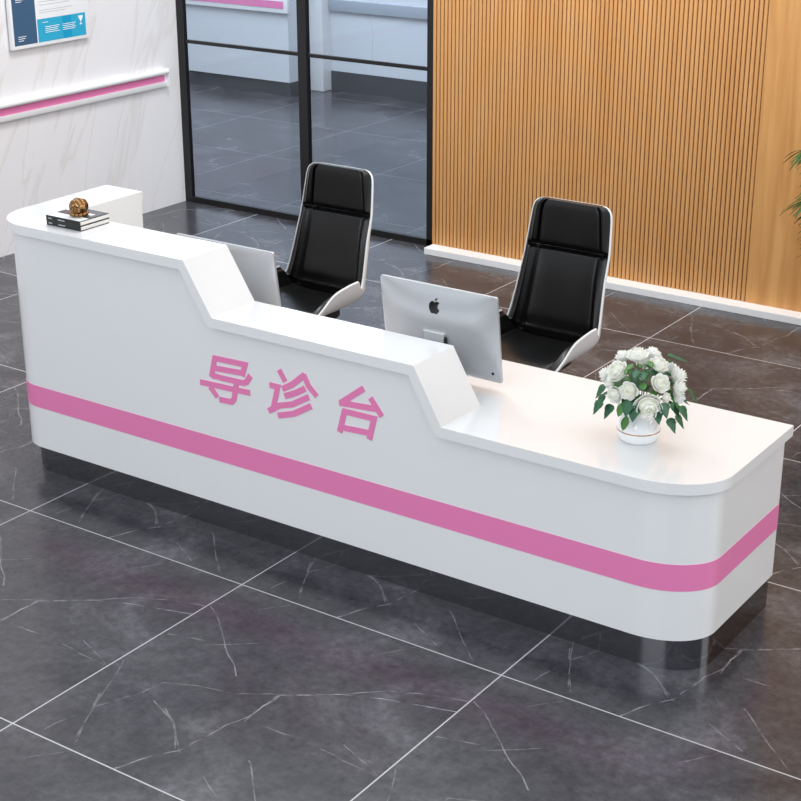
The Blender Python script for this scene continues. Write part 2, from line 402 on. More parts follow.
# plinth (kick board), recessed and polished
def kick_foot(of, os_):      # of: recess at the front, os_: at the ends
    xl, xr, yf, r1, r2 = XL + os_, XR - os_ + .01, YF + of, .15, .17
    return (arc(xl + r1, yf + r1, r1, 180, 270) + earc(xr, yf, .055)
            + [(xr, YK - .02), (xr - .02, YK - .02), (xr - .02, yf + r2), (xr - r2, yf + .1), (XI - .02, yf + .1), (XI - .02, YK - .02), (xl, YK - .02)])
bm = bmesh.new(); prism(bm, kick_foot(.072, .045), 0, ZB); obj('plinth', bm, M['kick'], desk, True, 30)
# pink stripe wrapped round the outside
def band(bm, off, z0, z1):
    xl, xr, yf = XL + OV - off, XR - .023 + off, YF + OV - off
    r1, r2 = RB + off, RR_ - OV + off
    o = [(xl, YK - OV * .6)] + arc(xl + r1, yf + r1, r1, 180, 270) + earc(xr, yf, OV - off) + [(xr, YK - OV * .5)]
    a = [bm.verts.new((x, y, z0)) for x, y in o]; b = [bm.verts.new((x, y, z1)) for x, y in o]
    for i in range(len(o) - 1): bm.faces.new((a[i], a[i+1], b[i+1], b[i]))
    return a, b
bm = bmesh.new(); a, b = band(bm, .0015, .337, .4415); c, d_ = band(bm, -.002, .337, .4415)
for p, q in ((a, c), (b, d_)):
    for i in range(len(p) - 1): bm.faces.new((p[i], p[i+1], q[i+1], q[i]))
s = obj('stripe', bm, M['pink'], desk, True, 30); s['label'] = 'pink horizontal stripe'
# lettering
TXT = [('导', [[(-4.0868,.7963),(-3.9258,.8012),(-3.9419,.7545)],[(-4.0868,.7963),(-4.1069,.7196),(-4.0977,.7158)],[(-4.0861,.7527),(-3.9438,.7617)],[(-4.1022,.7187),(-4.0576,.7167),(-3.9367,.7197),(-3.9202,.7289),(-3.9029,.7553)],[(-4.1668,.6741),(-3.9109,.6836)],[(-3.9735,.7213),(-3.9918,.6371),(-4.0066,.6223),(-4.0655,.6188)],[(-4.1152,.6601),(-4.0861,.6317)]]),
 ('诊', [[(-3.7467,.8117),(-3.7233,.7771)],[(-3.7950,.7409),(-3.7597,.7416),(-3.7866,.6396)],[(-3.8058,.6300),(-3.7544,.6626),(-3.6875,.6828),(-3.6086,.7298)],[(-3.7308,.7409),(-3.6846,.7682),(-3.6262,.8183)],[(-3.6241,.8187),(-3.6031,.7789),(-3.5678,.7490)],[(-3.7194,.7122),(-3.6694,.7353),(-3.6258,.7620)],[(-3.7560,.6202),(-3.6806,.6444),(-3.5975,.6944)]]),
 ('台', [[(-3.3397,.8238),(-3.4419,.7458)],[(-3.4479,.7428),(-3.2812,.7550)],[(-3.2999,.7909),(-3.2546,.7359)],[(-3.4288,.7114),(-3.4521,.6240)],[(-3.4288,.7114),(-3.2873,.7133),(-3.3093,.6270)],[(-3.4281,.6417),(-3.3129,.6482)]])]
for n_, strokes in TXT:
    bm = bmesh.new(); hw = .0125
    for si, st in enumerate(strokes):
        L_, R_ = [], []
        for i, p in enumerate(st):
            dd = []
            if i > 0: dd.append((p[0]-st[i-1][0], p[1]-st[i-1][1]))
            if i < len(st)-1: dd.append((st[i+1][0]-p[0], st[i+1][1]-p[1]))
            dd = [(a / math.hypot(a, b), b / math.hypot(a, b)) for a, b in dd]
            e0 = (0, 0)
            if len(dd) == 1:
                nx, nz = -dd[0][1], dd[0][0]; kk = 1
                sgn = -1 if i == 0 else 1; e0 = (dd[0][0]*hw*.5*sgn, dd[0][1]*hw*.5*sgn)
            else:
                n1 = (-dd[0][1], dd[0][0]); n2 = (-dd[1][1], dd[1][0]); q_ = max(.35, 1 + n1[0]*n2[0] + n1[1]*n2[1])
                nx, nz = (n1[0]+n2[0])/q_, (n1[1]+n2[1])/q_
            L_.append((p[0] + nx*hw + e0[0], p[1] + nz*hw + e0[1])); R_.append((p[0] - nx*hw + e0[0], p[1] - nz*hw + e0[1]))
        yy = YF + OV - .0025 - si * .00012
        for i in range(len(st) - 1):
            prism_y(bm, [L_[i], L_[i+1], R_[i+1], R_[i]], yy, YF + OV + .001)
    o = obj('lettering_character', bm, M['pink_text'], desk); o['label'] = 'pink character ' + n_

# ================================================================= OFFICE CHAIRS
ST = [  # y, z, half width, wing depth, inward normal angle (deg: 90 = up, 180 = towards the sitter's front)
    (-.290, .462, .215, .020, 100), (-.275, .480, .235, .030, 95), (-.20, .492, .250, .070, 90), (-.10, .490, .252, .128, 90), (.02, .486, .255, .152, 92),
    (.12, .486, .255, .156, 98), (.185, .498, .252, .146, 120), (.225, .535, .246, .110, 148), (.240, .60, .240, .086, 165),
    (.262, .69, .232, .076, 170), (.286, .80, .224, .066, 170), (.305, .88, .221, .056, 170), (.315, .925, .220, .052, 170), (.321, .97, .217, .048, 170),
    (.328, 1.05, .211, .040, 172), (.331, 1.10, .206, .034, 172), (.332, 1.127, .198, .029, 172), (.333, 1.146, .178, .023, 172), (.334, 1.153, .155, .019, 172)]
def cr_spline(k, u):
    i = int(min(len(ST) - 2, max(0, math.floor(u)))); t = u - i
    g = lambda j: ST[min(len(ST)-1, max(0, j))][k]
    p0, p1, p2, p3 = g(i-1), g(i), g(i+1), g(i+2)
    return .5 * (2*p1 + (p2-p0)*t + (2*p0-5*p1+4*p2-p3)*t*t + (3*p1-p0-3*p2+p3)*t**3)
def surf(u, t, h=0.0):
    y, z, w_, wg, an = (cr_spline(k, u) for k in range(5))
    a = math.radians(an); nrm = Vector((0, math.cos(a), math.sin(a)))
    s_ = math.sin(1.45 * t) / math.sin(1.45)
    x = w_ * s_
    tilt = abs(t) ** 3
    sx = -math.copysign(1, t) * tilt * .75
    n_ = (nrm * (1 - .35 * tilt) + Vector((sx, 0, 0))).normalized()
    return Vector((x, y, z)) + nrm * wg * abs(t) ** 3.6 + n_ * h
def sheet(bm, us, ts, hfun):
    g = [[bm.verts.new(surf(u, t, hfun(u, t))) for t in ts] for u in us]
    for a, b in zip(g, g[1:]):
        for i in range(len(ts) - 1): bm.faces.new((a[i], a[i+1], b[i+1], b[i]))
    return g
def closed(bm, us, ts, top, bot):
    A, B = sheet(bm, us, ts, top), sheet(bm, us, ts, bot)
    n, m_ = len(us), len(ts)
    for i in range(n - 1):
        for j in (0, m_ - 1): bm.faces.new((A[i][j], A[i+1][j], B[i+1][j], B[i][j]))
    for j in range(m_ - 1):
        for i in (0, n - 1): bm.faces.new((A[i][j], A[i][j+1], B[i][j+1], B[i][j]))
def lin(a, b, n): return [a + (b - a) * k / (n - 1) for k in range(n)]
def sst(a, b, x):
    t = min(1, max(0, (x - a) / (b - a))); return t * t * (3 - 2 * t)
def make_chair():
    root = empty('office_chair', (0, 0, 0))
    bm = bmesh.new(); closed(bm, lin(0, len(ST) - 1, 70), lin(-1, 1, 33), lambda u, t: 0.0, lambda u, t: -.009)
    obj('shell', bm, M['shell'], root, True, 50)
    def pad(name, u0, u1, th=.030, side=.66):
        def top(u, t):
            v = (u - u0) / (u1 - u0)
            e = sst(0, .09, v) * sst(0, .09, 1 - v) * sst(0, .10, .975 - abs(t))
            gr = 1 - .62 * math.exp(-((abs(t) - side) / .030) ** 2)
            puff = .70 + .30 * math.cos(PI * (v - .5)) 
            return .004 + th * e * gr * puff
        bm = bmesh.new(); closed(bm, lin(u0, u1, 44), lin(-.975, .975, 61), top, lambda u, t: -.002)
        return obj(name, bm, M['leather'], root, True, 60)
    pad('seat', .35, 6.36, .032); pad('backrest', 6.38, 12.0, .034, .60); pad('headrest', 12.02, 17.75, .036, .62)
    bm = bmesh.new(); box(bm, -.12, .12, -.12, .14, .415, .475); bmesh.ops.bevel(bm, geom=list(bm.edges), offset=.012, segments=2, affect='EDGES'); obj('seat_mechanism', bm, M['dark'], root, True)
    bm = bmesh.new(); lathe(bm, [(.045, .10), (.045, .20), (.028, .20), (.028, .42)], 24); obj('gas_column', bm, M['chrome'], root, True)
    for k in range(5):
        a = 2 * PI * k / 5 + .3; dx, dy = math.cos(a), math.sin(a)
        bm = bmesh.new(); tube(bm, [(0, 0, .115), (dx * .12, dy * .12, .112), (dx * .28, dy * .28, .082)], [.032, .026, .016], 10, flat=.7)
        lg = obj('base_leg', bm, M['chrome'], root, True)
        bm = bmesh.new()
        for sgn in (-1, 1):
            c_ = Vector((dx * .28 - dy * .016 * sgn, dy * .28 + dx * .016 * sgn, .028))
            mt = Matrix.Translation(c_) @ Vector((-dy, dx, 0)).to_track_quat('Z', 'Y').to_matrix().to_4x4()
            lathe(bm, [(.020, -.009), (.028, -.006), (.028, .006), (.020, .009)], 20, mtx=mt)
        tube(bm, [(dx * .28, dy * .28, .03), (dx * .28, dy * .28, .08)], .009, 8)
        obj('caster', bm, M['dark'], lg, True)
    return root
ch = make_chair(); ch.location = (-3.45, 6.09, 0)
tag(ch, 'black leather office chair with white shell in front of the timber slats, nearer the flowers', 'office chair', 'high-backed office chairs behind the counter')
c2 = copy_tree(ch); c2.location = (-4.785, 6.06, 0)
tag(c2, 'black leather office chair with white shell in front of the black-framed glass', 'office chair', 'high-backed office chairs behind the counter')

# ================================================================= MONITORS
def make_monitor():
    W, Hh = .546, .367
    root = empty('computer_monitor', (0, 0, 0))
    tilt = math.radians(7.8)
    # local panel frame: origin bottom centre of panel; x right, up = z tilted backwards (top towards -Y)
    mt = Matrix.Translation((0, .05, .0325)) @ Matrix.Rotation(tilt, 4, 'X')
    def pt(x, d, z): return mt @ Vector((x, d, z))      # d: negative is the back side (towards the counter front)
    bm = bmesh.new(); nx, nz = 40, 28
    def back(u, v):      # 0..1, returns bulge
        a = 1 - abs(2*u - 1) ** 2.6; b = 1 - abs(2*v - 1) ** 2.2
        return .006 + .040 * (max(0, a) ** .8) * (max(0, b) ** .75)
    def rc(u, v):        # rounded corners in plan
        x = (u - .5) * W; z = v * Hh; r = .009
        cx = W/2 - r; 
        if abs(x) > cx and (z < r or z > Hh - r):
            zc = r if z < r else Hh - r; dx = abs(x) - cx; dz = z - zc; l = math.hypot(dx, dz)
            m_ = max(abs(dx), abs(dz))
            if l > 1e-9: x = math.copysign(cx + dx * m_ / l, x); z = zc + dz * m_ / l
        return x, z
    us = [0, .013, .026] + lin(.05, .95, nx) + [.974, .987, 1]; vs = [0, .019, .038] + lin(.07, .93, nz) + [.962, .981, 1]
    g = [[bm.verts.new(pt(rc(u, v)[0], -back(u, v), rc(u, v)[1])) for u in us] for v in vs]
    f = [[bm.verts.new(pt(rc(u, v)[0], .004, rc(u, v)[1])) for u in us] for v in vs]
    for G_ in (g, f):
        for a, b in zip(G_, G_[1:]):
            for i in range(len(us) - 1): bm.faces.new((a[i], a[i+1], b[i+1], b[i]))
    for i in range(len(us) - 1):
        for j in (0, len(vs) - 1): bm.faces.new((g[j][i], g[j][i+1], f[j][i+1], f[j][i]))
    for j in range(len(vs) - 1):
        for i in (0, len(us) - 1): bm.faces.new((g[j][i], g[j+1][i], f[j+1][i], f[j][i]))
    obj('housing', bm, M['alu'], root, True, 40)
    bm = bmesh.new(); box(bm, -W/2 + .012, W/2 - .012, .004, .0062, .06, Hh - .012, mtx=mt); obj('screen', bm, M['screen'], root)
    # emblem: apple with a bite and a leaf
    cx, cz, R_ = .0, .292, .0275
    ol = [(0.0, .62), (.22, .74), (.52, .78), (.80, .62), (.60, .38), (.52, .08), (.62, -.22), (.86, -.42), (.66, -.80), (.42, -1.0), (.18, -.98), (0, -.90),
          (-.20, -.98), (-.44, -1.0), (-.72, -.66), (-.88, -.18), (-.86, .30), (-.66, .64), (-.36, .78), (-.14, .70)]
    def flat(bm, pts):
        a = []
        for x, z in pts:
            X = cx - x * R_; Z = cz + z * R_
            a.append(bm.verts.new(pt(X, -back(X / W + .5, Z / Hh) - .0022, Z)))
        b_ = [bm.verts.new(v.co + mt.to_3x3() @ Vector((0, .0035, 0))) for v in a]; n = len(a)
        bm.faces.new(a); bm.faces.new(b_)
        for i in range(n): bm.faces.new((a[i], a[(i+1) % n], b_[(i+1) % n], b_[i]))
    # the back is seen from -Y, so +x runs to the viewer's right: mirror twice to keep the bite on the right
    ol = [(-x, z) for x, z in ol]
    bm = bmesh.new(); flat(bm, ol); flat(bm, [(-.02, .86), (-.10, 1.08), (-.24, 1.24), (-.40, 1.32), (-.38, 1.12), (-.24, .94)])
    obj('emblem', bm, M['black'], root)
    # stand: hinge cap, neck and foot
    bm = bmesh.new(); d0 = -back(.5, .5)
    box(bm, -.050, .050, d0 - .012, d0 + .004, .184, .192, mtx=mt); bmesh.ops.bevel(bm, geom=list(bm.edges), offset=.002, segments=1, affect='EDGES')
    st = obj('stand', bm, M['alu_light'], root, True)
    bm = bmesh.new(); p = [pt(0, d0 - .004, .184), Vector((0, -.040, .14)), Vector((0, -.055, .05)), Vector((0, -.06, .008))]
    for a, b in zip(p, p[1:]):
        vs_ = [bm.verts.new(q) for q in (a + Vector((-.046, 0, 0)), a + Vector((.046, 0, 0)), b + Vector((.046, 0, 0)), b + Vector((-.046, 0, 0)))]
        ws = [bm.verts.new(v.co + Vector((0, .006, 0))) for v in vs_]
        bm.faces.new(vs_); bm.faces.new(ws)
        for i in range(4): bm.faces.new((vs_[i], vs_[(i+1) % 4], ws[(i+1) % 4], ws[i]))
    obj('neck', bm, M['alu'], st)
    obj('foot', bbox(-.085, .085, -.085, .045, 0, .008, .003), M['alu'], st, True)
    bm = bmesh.new(); box(bm, .050, .056, d0 - .009, d0 + .006, .135, .175, mtx=mt); obj('cable_slot', bm, M['black'], root)
    bm = bmesh.new(); zz = .040; xx = W/2 - .034
    mq = mt @ Matrix.Translation((xx, -back(xx / W + .5, zz / Hh), zz)) @ Matrix.Rotation(PI/2, 4, 'X')
    lathe(bm, [(.006, -.002), (.006, .0014)], 14, mtx=mq); obj('lock_port', bm, M['black'], root)
    return root
mo = make_monitor(); mo.location = (-3.243, 4.94, H1)
tag(mo, 'silver desktop monitor seen from behind, black fruit emblem showing, beside the lower step', 'monitor', 'silver monitors on the worktop')
m2 = copy_tree(mo); m2.location = (-4.337, 4.94, H1)
tag(m2, 'silver desktop monitor mostly hidden behind the upper step of the counter', 'monitor', 'silver monitors on the worktop')

# ================================================================= VASE AND ROSES
VX, VY = -2.312, 4.855
vase = empty('flower_vase', (VX, VY, H1)); tag(vase, 'round white porcelain vase with a thin gold band on the white worktop', 'vase')
bm = bmesh.new()
pr = [(.0, 0), (.060, 0), (.067, .003), (.074, .014), (.078, .034), (.0785, .050), (.074, .070), (.062, .092), (.049, .108), (.046, .118), (.050, .128), (.046, .128), (.042, .116), (.044, .106), (.05, .09), (.04, .05), (.0, .04)]
lathe(bm, [(max(r, .0005), z) for r, z in pr], 48); obj('body', bm, M['porcelain'], vase, True, 60)
bm = bmesh.new(); lathe(bm, [(.0755, .0415), (.0792, .0415), (.0792, .0455), (.0755, .0455)], 48); o = obj('gold_band', bm, M['gold_line'], vase, True); o['label'] = 'thin gold band'

random.seed(5)
def petal(bm, R0, a, tilt, wdt, hgt, curl, base=0.0, mi=0):
    """petal standing on a ring of radius R0 at angle a, cupping inwards"""
    nu, nv = 6, 5; g = []
    for i in range(nu + 1):
        v = i / nu; row = []
        for j in range(nv + 1):
            u = (j / nv - .5) * 2
            ww = wdt * math.sin(PI * min(1, .18 + .72 * v)) ** .6 * (1 - .15 * v)
            ang = a + u * ww / max(R0, .25)
            rr = R0 * (.35 + .65 * math.sin(PI / 2 * min(1, v * 1.25))) + tilt * v + curl * max(0, v - .72) * 2.2 - .06 * u * u
            z = base + hgt * (v - .10 * u * u * v)
            row.append(bm.verts.new((rr * math.cos(ang), rr * math.sin(ang), z)))
        g.append(row)
    for p, q in zip(g, g[1:]):
        for j in range(nv):
            f = bm.faces.new((p[j], p[j+1], q[j+1], q[j])); f.material_index = mi
def rose_mesh(seed):
    rnd = random.Random(seed); bm = bmesh.new()
    lathe(bm, [(.05, -.35), (.35, -.30), (.62, .0), (.60, .3), (.35, .62), (.12, .70)], 16, mi=1)
    for ring, (R0, n, tilt, w_, h, cu, base) in enumerate([(.16, 3, .00, .40, .90, -.05, .05), (.32, 4, .02, .46, .90, .02, -.02), (.50, 5, .06, .50, .86, .10, -.12), (.68, 6, .10, .56, .78, .20, -.22), (.80, 6, .18, .62, .62, .32, -.32)]):
        for k in range(n):
            petal(bm, R0 * rnd.uniform(.94, 1.05), 2 * PI * (k + rnd.uniform(-.12, .12)) / n + ring * .7, tilt * .6, w_, h * rnd.uniform(.92, 1.06), cu * .55 * rnd.uniform(.6, 1.4), base, 1 if ring == 0 else 0)
    return bm
protos = []
for s_ in range(3):
    o = obj('bloom', rose_mesh(11 + s_), [M['petal'], M['petal_core']], None, True, 80)
    sm = o.modifiers.new('thick', 'SOLIDIFY'); sm.thickness = .03; protos.append(o)
def leaf_mesh(name, ivy=True):
    bm = bmesh.new()
    half = [(0, 0), (.22, -.05), (.42, .10), (.40, .34), (.30, .46), (.22, .66), (.08, .88), (0, 1.0)] if ivy else [(0, 0), (.16, .12), (.27, .35), (.26, .58), (.14, .84), (0, 1.0)]
    n = len(half)
    mid = [bm.verts.new((0, y, -.10 * math.sin(PI * y) - .06 * y)) for x, y in half]
    for sg in (-1, 1):
        side = [mid[0]] + [bm.verts.new((sg * x, y, .10 * x - .12 * y * y)) for x, y in half[1:-1]] + [mid[-1]]
        for i in range(n - 1):
            vs = [mid[i], mid[i+1], side[i+1], side[i]]
            u = []
            [u.append(v) for v in vs if v not in u]
            if len(u) >= 3: bm.faces.new(u)
    me_o = obj(name, bm, M['leaf'] if ivy else M['leaf2'], None, True, 80)
    sm = me_o.modifiers.new('thick', 'SOLIDIFY'); sm.thickness = .02
    return me_o
leafA, leafB = leaf_mesh('leaf', True), leaf_mesh('leaf', False)
# bouquet dome: centre and radii
BC = Vector((VX, VY, H1 + .205)); RX, RZ = .150, .128
def on_dome(az, el, k=1.0):      # azimuth (deg, 0 = towards +X, -90 = towards the front), elevation
    a, e = math.radians(az), math.radians(el)
    d = Vector((math.cos(a) * math.cos(e), math.sin(a) * math.cos(e), math.sin(e)))
    return BC + Vector((d.x * RX, d.y * RX, d.z * RZ)) * k, d
NECK = Vector((VX, VY, H1 + .11))
def put(o, p, d, s_, parent, roll=0.0):
    q = Vector(d).to_track_quat('Z', 'Y').to_matrix().to_4x4() @ Matrix.Rotation(roll, 4, 'Z')
    o.matrix_basis = Matrix.Translation(p) @ q @ Matrix.Scale(s_, 4)
# camera side faces azimuth about -64 degrees
#FLOWERS#
ROSES = [
 (-52.9, -11.3, 0.0556, 'largest white rose, low at the front centre of the bouquet above the vase'),
 (-82.7, 13.1, 0.0361, 'round white rose just left of the largest one'),
 (-106.3, -0.5, 0.0347, 'white rose low at the left of the bouquet, half tucked under its neighbour'),
 (-31.0, 26.8, 0.0382, 'round white rose right of the bouquet centre, above the small bud'),
 (18.3, -12.6, 0.0389, 'white rose low at the right edge of the bouquet'),
 (31.1, 19.9, 0.0431, 'large white rose high at the right edge of the bouquet'),
 (-117.8, 39.1, 0.0459, 'large open white rose at the upper left of the bouquet'),
 (-160.5, 16.2, 0.0334, 'white rose at the far left edge of the bouquet'),
 (-145.4, 81.9, 0.0417, 'white rose at the top centre of the bouquet'),
 (-9.6, 58.7, 0.0375, 'white rose right of the top centre, below the rear blooms'),
 (173.8, 51.9, 0.0361, 'white rose at the top left of the bouquet'),
 (82.5, 63.7, 0.0347, 'white rose at the top right, partly behind others'),
 (-22.5, -0.6, 0.0208, 'small white rosebud between the largest rose and the right edge'),
 (-124.2, 14.3, 0.0236, 'small white rose squeezed between the far left blooms'),
 (60, 20, 0.038, 'white rose at the back of the bouquet, facing the timber wall'),
 (110, 25, 0.038, 'white rose at the back left of the bouquet'),
 (15, 5, 0.038, 'white rose round the right side of the bouquet towards the counter end'),
 (85, 60, 0.038, 'white rose at the rear crown of the bouquet'),
 (150, 0, 0.038, 'white rose low at the rear left of the bouquet'),
]
#ENDFLOWERS#
def build_roses():
    for i, (az, el, r, lab) in enumerate(ROSES):
        p, d = on_dome(az, el, .86)
        root = empty('white_rose', p); tag(root, lab, 'flower', 'white roses in the vase')
        b = protos[i % 3].copy(); C.objects.link(b); b.parent = root; b.name = 'bloom'
        put(b, Vector((0, 0, 0)) , d, r, root, roll=i * 1.3)
        bm = bmesh.new(); tube(bm, [Vector((0, 0, 0)), (NECK - p) * .5 + Vector((0, 0, .012)), NECK - p + Vector((0, 0, -.03))], .0022, 6); obj('stem', bm, M['stem'], root, True)
        LV = LEAVES.get(i, [])
        for (az2, el2, k, sz, drop, kind) in LV:
            q, dd = on_dome(az2, el2, k)
            l = (leafA if kind == 0 else leafB).copy(); C.objects.link(l); l.parent = root; l.name = 'leaf'
            # leaf lies on the dome, its tip pointing outward / down
            tip = (Vector((dd.x, dd.y, 0)).normalized() * (1 - drop) + Vector((0, 0, -drop))).normalized()
            zz = dd + Vector((0, 0, .6)); xx = tip.cross(zz).normalized(); zz = xx.cross(tip).normalized()
            m3 = Matrix((xx, tip, zz)).transposed().to_4x4()
            l.matrix_basis = Matrix.Translation(q - p) @ m3 @ Matrix.Scale(sz, 4)
LEAVES = {
 0: [(-87.9, -40.4, 0.95, 0.056, 0.55, 1), (-30.4, -8.5, 0.95, 0.056, 0.55, 0), (-72.4, -13.5, 0.95, 0.056, 0.55, 0), (-80.8, -5.5, 0.95, 0.056, 0.55, 0), (-39.3, -18.6, 0.95, 0.056, 0.55, 0), (-71.5, -9.8, 0.68, 0.05, 0.1, 0), (-42.6, 14.6, 0.68, 0.05, 0.30000000000000004, 1), (-42.5, -4.2, 0.46, 0.05, 0.2, 1)],
 1: [(-89.5, -7.5, 0.95, 0.056, 0.55, 1), (-81.8, 27.8, 0.68, 0.05, 0.5, 0), (-63.5, 29.8, 0.68, 0.05, 0.1, 0), (-75.0, 41.0, 0.49, 0.05, 0.15, 0), (-87.5, -0.8, 0.58, 0.05, 0.14, 1), (-67.5, 5.2, 0.65, 0.05, 0.39, 1)],
 2: [(-113.9, -23.0, 0.95, 0.056, 0.55, 0), (-130.3, -10.8, 0.95, 0.056, 0.55, 0), (-109.0, 21.2, 0.68, 0.05, 0.1, 1), (-120.0, -2.6, 0.55, 0.05, 0.02, 0), (-100.0, -11.9, 0.49, 0.05, 0.39, 0)],
 3: [(-61.6, 45.8, 0.95, 0.044, 0.15, 0), (-61.3, 29.5, 0.95, 0.044, 0.15, 1), (-36.5, 44.2, 0.68, 0.05, 0.1, 1), (-49.4, 3.6, 0.68, 0.05, 0.5, 0), (-22.5, 32.0, 0.56, 0.05, 0.09, 1), (-55.0, 26.9, 0.54, 0.05, 0.08, 0), (-2.5, 22.4, 0.55, 0.05, 0.17, 1)],
 4: [(-5.8, -15.1, 1.15, 0.056, 0.55, 0), (-16.5, -34.7, 1.15, 0.056, 0.55, 0), (4.2, -35.8, 1.15, 0.056, 0.55, 0), (20.1, -0.7, 1.15, 0.056, 0.55, 0), (11.1, -26.5, 0.68, 0.05, 0.30000000000000004, 1), (10.0, -2.9, 0.47, 0.05, 0.11, 0)],
 5: [(21.2, 58.6, 1.15, 0.044, 0.15, 0), (31.4, 47.3, 1.15, 0.044, 0.15, 0), (40.9, 33.2, 0.68, 0.05, 0.30000000000000004, 0), (62.5, 28.9, 0.6, 0.05, 0.43, 1), (82.5, 6.4, 0.62, 0.05, 0.02, 1), (50.0, 9.9, 0.61, 0.05, 0.16, 0), (17.5, 33.8, 0.64, 0.05, 0.48, 1), (70.0, 13.7, 0.65, 0.05, 0.31, 0), (37.5, 10.4, 0.51, 0.05, 0.05, 1)],
 6: [(-92.1, 51.5, 0.95, 0.044, 0.15, 1), (-93.3, 37.3, 0.68, 0.05, 0.30000000000000004, 1), (-107.5, 45.6, 0.57, 0.05, 0.15, 1)],
 7: [(-130.6, 6.8, 0.95, 0.056, 0.55, 0), (-118.7, -11.3, 1.15, 0.056, 0.55, 0), (-180.0, 1.5, 0.47, 0.05, 0.2, 0), (-172.5, 24.1, 0.64, 0.05, 0.05, 1)],
 8: [(-92.5, 59.9, 0.95, 0.044, 0.15, 1), (-41.0, 69.7, 0.95, 0.044, 0.15, 1), (-79.8, 56.4, 0.68, 0.05, 0.30000000000000004, 0), (-49.8, 67.3, 0.68, 0.05, 0.5, 1)],
 9: [(-75.2, 47.8, 0.95, 0.044, 0.15, 0), (-30.7, 61.1, 0.68, 0.05, 0.1, 0), (30.0, 48.6, 0.57, 0.05, 0.44, 0)],
 10: [(-174.6, 59.7, 0.68, 0.05, 0.5, 0), (147.5, 49.9, 0.62, 0.05, 0.4, 1), (-160.0, 46.6, 0.47, 0.05, 0.3, 0), (167.5, 44.4, 0.56, 0.05, 0.21, 1), (135.0, 54.8, 0.49, 0.05, 0.21, 0), (155.0, 36.4, 0.65, 0.05, 0.01, 0), (-152.5, 42.3, 0.51, 0.05, 0.1, 1)],
 11: [(95.0, 49.3, 0.62, 0.05, 0.38, 0), (115.0, 18.2, 0.47, 0.05, 0.47, 0), (102.5, 28.1, 0.5, 0.05, 0.17, 1), (122.5, 52.3, 0.52, 0.05, 0.0, 1)],
 12: [(-9.0, -14.8, 0.95, 0.056, 0.55, 0), (3.5, -0.7, 0.68, 0.05, 0.5, 1), (-35.0, -10.7, 0.5, 0.05, 0.38, 0), (-15.0, 16.1, 0.48, 0.05, 0.19, 0)],
 13: [(-127.5, 0.5, 0.56, 0.05, 0.14, 1), (-140.0, -11.8, 0.58, 0.05, 0.14, 0)],
 14: [(80, -5, 1.0, 0.05, 0.4, 0), (40, 0, 1.0, 0.045, 0.4, 1)],
 15: [(130, 0, 1.0, 0.05, 0.4, 0), (90, 5, 1.0, 0.045, 0.4, 1)],
 16: [(35, -20, 1.0, 0.05, 0.4, 0), (-5, -15, 1.0, 0.045, 0.4, 1)],
 17: [(105, 35, 1.0, 0.05, 0.4, 0), (65, 40, 1.0, 0.045, 0.4, 1)],
 18: [(170, -25, 1.0, 0.05, 0.4, 0), (130, -20, 1.0, 0.045, 0.4, 1)],
}
#LEAVES#
build_roses()
for o in protos + [leafA, leafB]: D.objects.remove(o)

# ================================================================= BOOKS AND ORNAMENT
def make_book():
    root = empty('book', (0, 0, 0)); bw, bd, bh = .205, .175, .0215
    bm = bmesh.new(); box(bm, .0, bw - .003, .0035, bd - .003, .0025, bh - .0025); obj('page_block', bm, M['pages'], root)
    bm = bmesh.new(); box(bm, 0, bw, 0, bd, 0, .0022); box(bm, 0, bw, 0, bd, bh - .0022, bh); box(bm, 0, bw, 0, .003, .0022, bh - .0022)
    obj('cover', bm, M['bookblack'], root)
    for nm, x0, x1 in (('spine_mark', .012, .034), ('spine_title', .072, .112)):
        bm = bmesh.new(); box(bm, x0, x1, -.0004, .001, .008, .0125); obj(nm, bm, M['print_grey'], root)
    return root
b1 = make_book(); b1.location = (-5.066, 4.617, H3); b1.rotation_euler[2] = 0
tag(b1, 'black-spined hardback lying flat, the lower book of the stack on the high counter', 'book', 'books on the high counter')
b2 = copy_tree(b1); b2.location = (-5.066, 4.616, H3 + .0217)
tag(b2, 'black-spined hardback with pale cover print, the upper book under the gold ornament', 'book', 'books on the high counter')
bm = bmesh.new(); z = .0215
box(bm, .004, .201, .004, .06, z, z + .0004, 0); box(bm, .01, .075, .075, .10, z, z + .0006, 1); box(bm, .0, .085, .115, .165, z, z + .0005, 0)
box(bm, .10, .2, .07, .17, z, z + .0005, 2); box(bm, .13, .175, .10, .125, z + .0005, z + .0009, 0)
obj('cover_print', bm, [M['print_white'], M['red_print'], M['grey_print']], b2)
gz = H3 + .0217 + .0225
orn = empty('gold_ornament', (-4.936, 4.688, gz)); tag(orn, 'small shiny gold domed ornament sitting on the two stacked books', 'ornament')
bm = bmesh.new(); bmesh.ops.create_icosphere(bm, subdivisions=4, radius=1)
for v in bm.verts:
    x, y, z = v.co
    k = 1 + .05 * math.sin(7 * x + 2) * math.sin(6 * z) + .04 * math.sin(9 * y + 1)
    # hollow sockets on the front like a carved dome
    for sx in (-.35, .38):
        dd = (x - sx) ** 2 + (z + .15) ** 2
        if y < 0: k -= .22 * math.exp(-dd / .05)
    v.co = Vector((x * .038 * k, y * .043 * k, z * .037 * k + .041))
obj('dome', bm, M['gold'], orn, True, 60)
bm = bmesh.new(); 
for k in range(12):
    a = 2 * PI * k / 12
    mt = Matrix.Translation((.031 * math.cos(a), .034 * math.sin(a), .0105))
    bmesh.ops.create_icosphere(bm, subdivisions=2, radius=.0098, matrix=mt)
lathe(bm, [(.001, 0), (.030, 0), (.030, .008), (.02, .018), (.001, .02)], 24)
obj('base', bm, M['gold'], orn, True, 60)

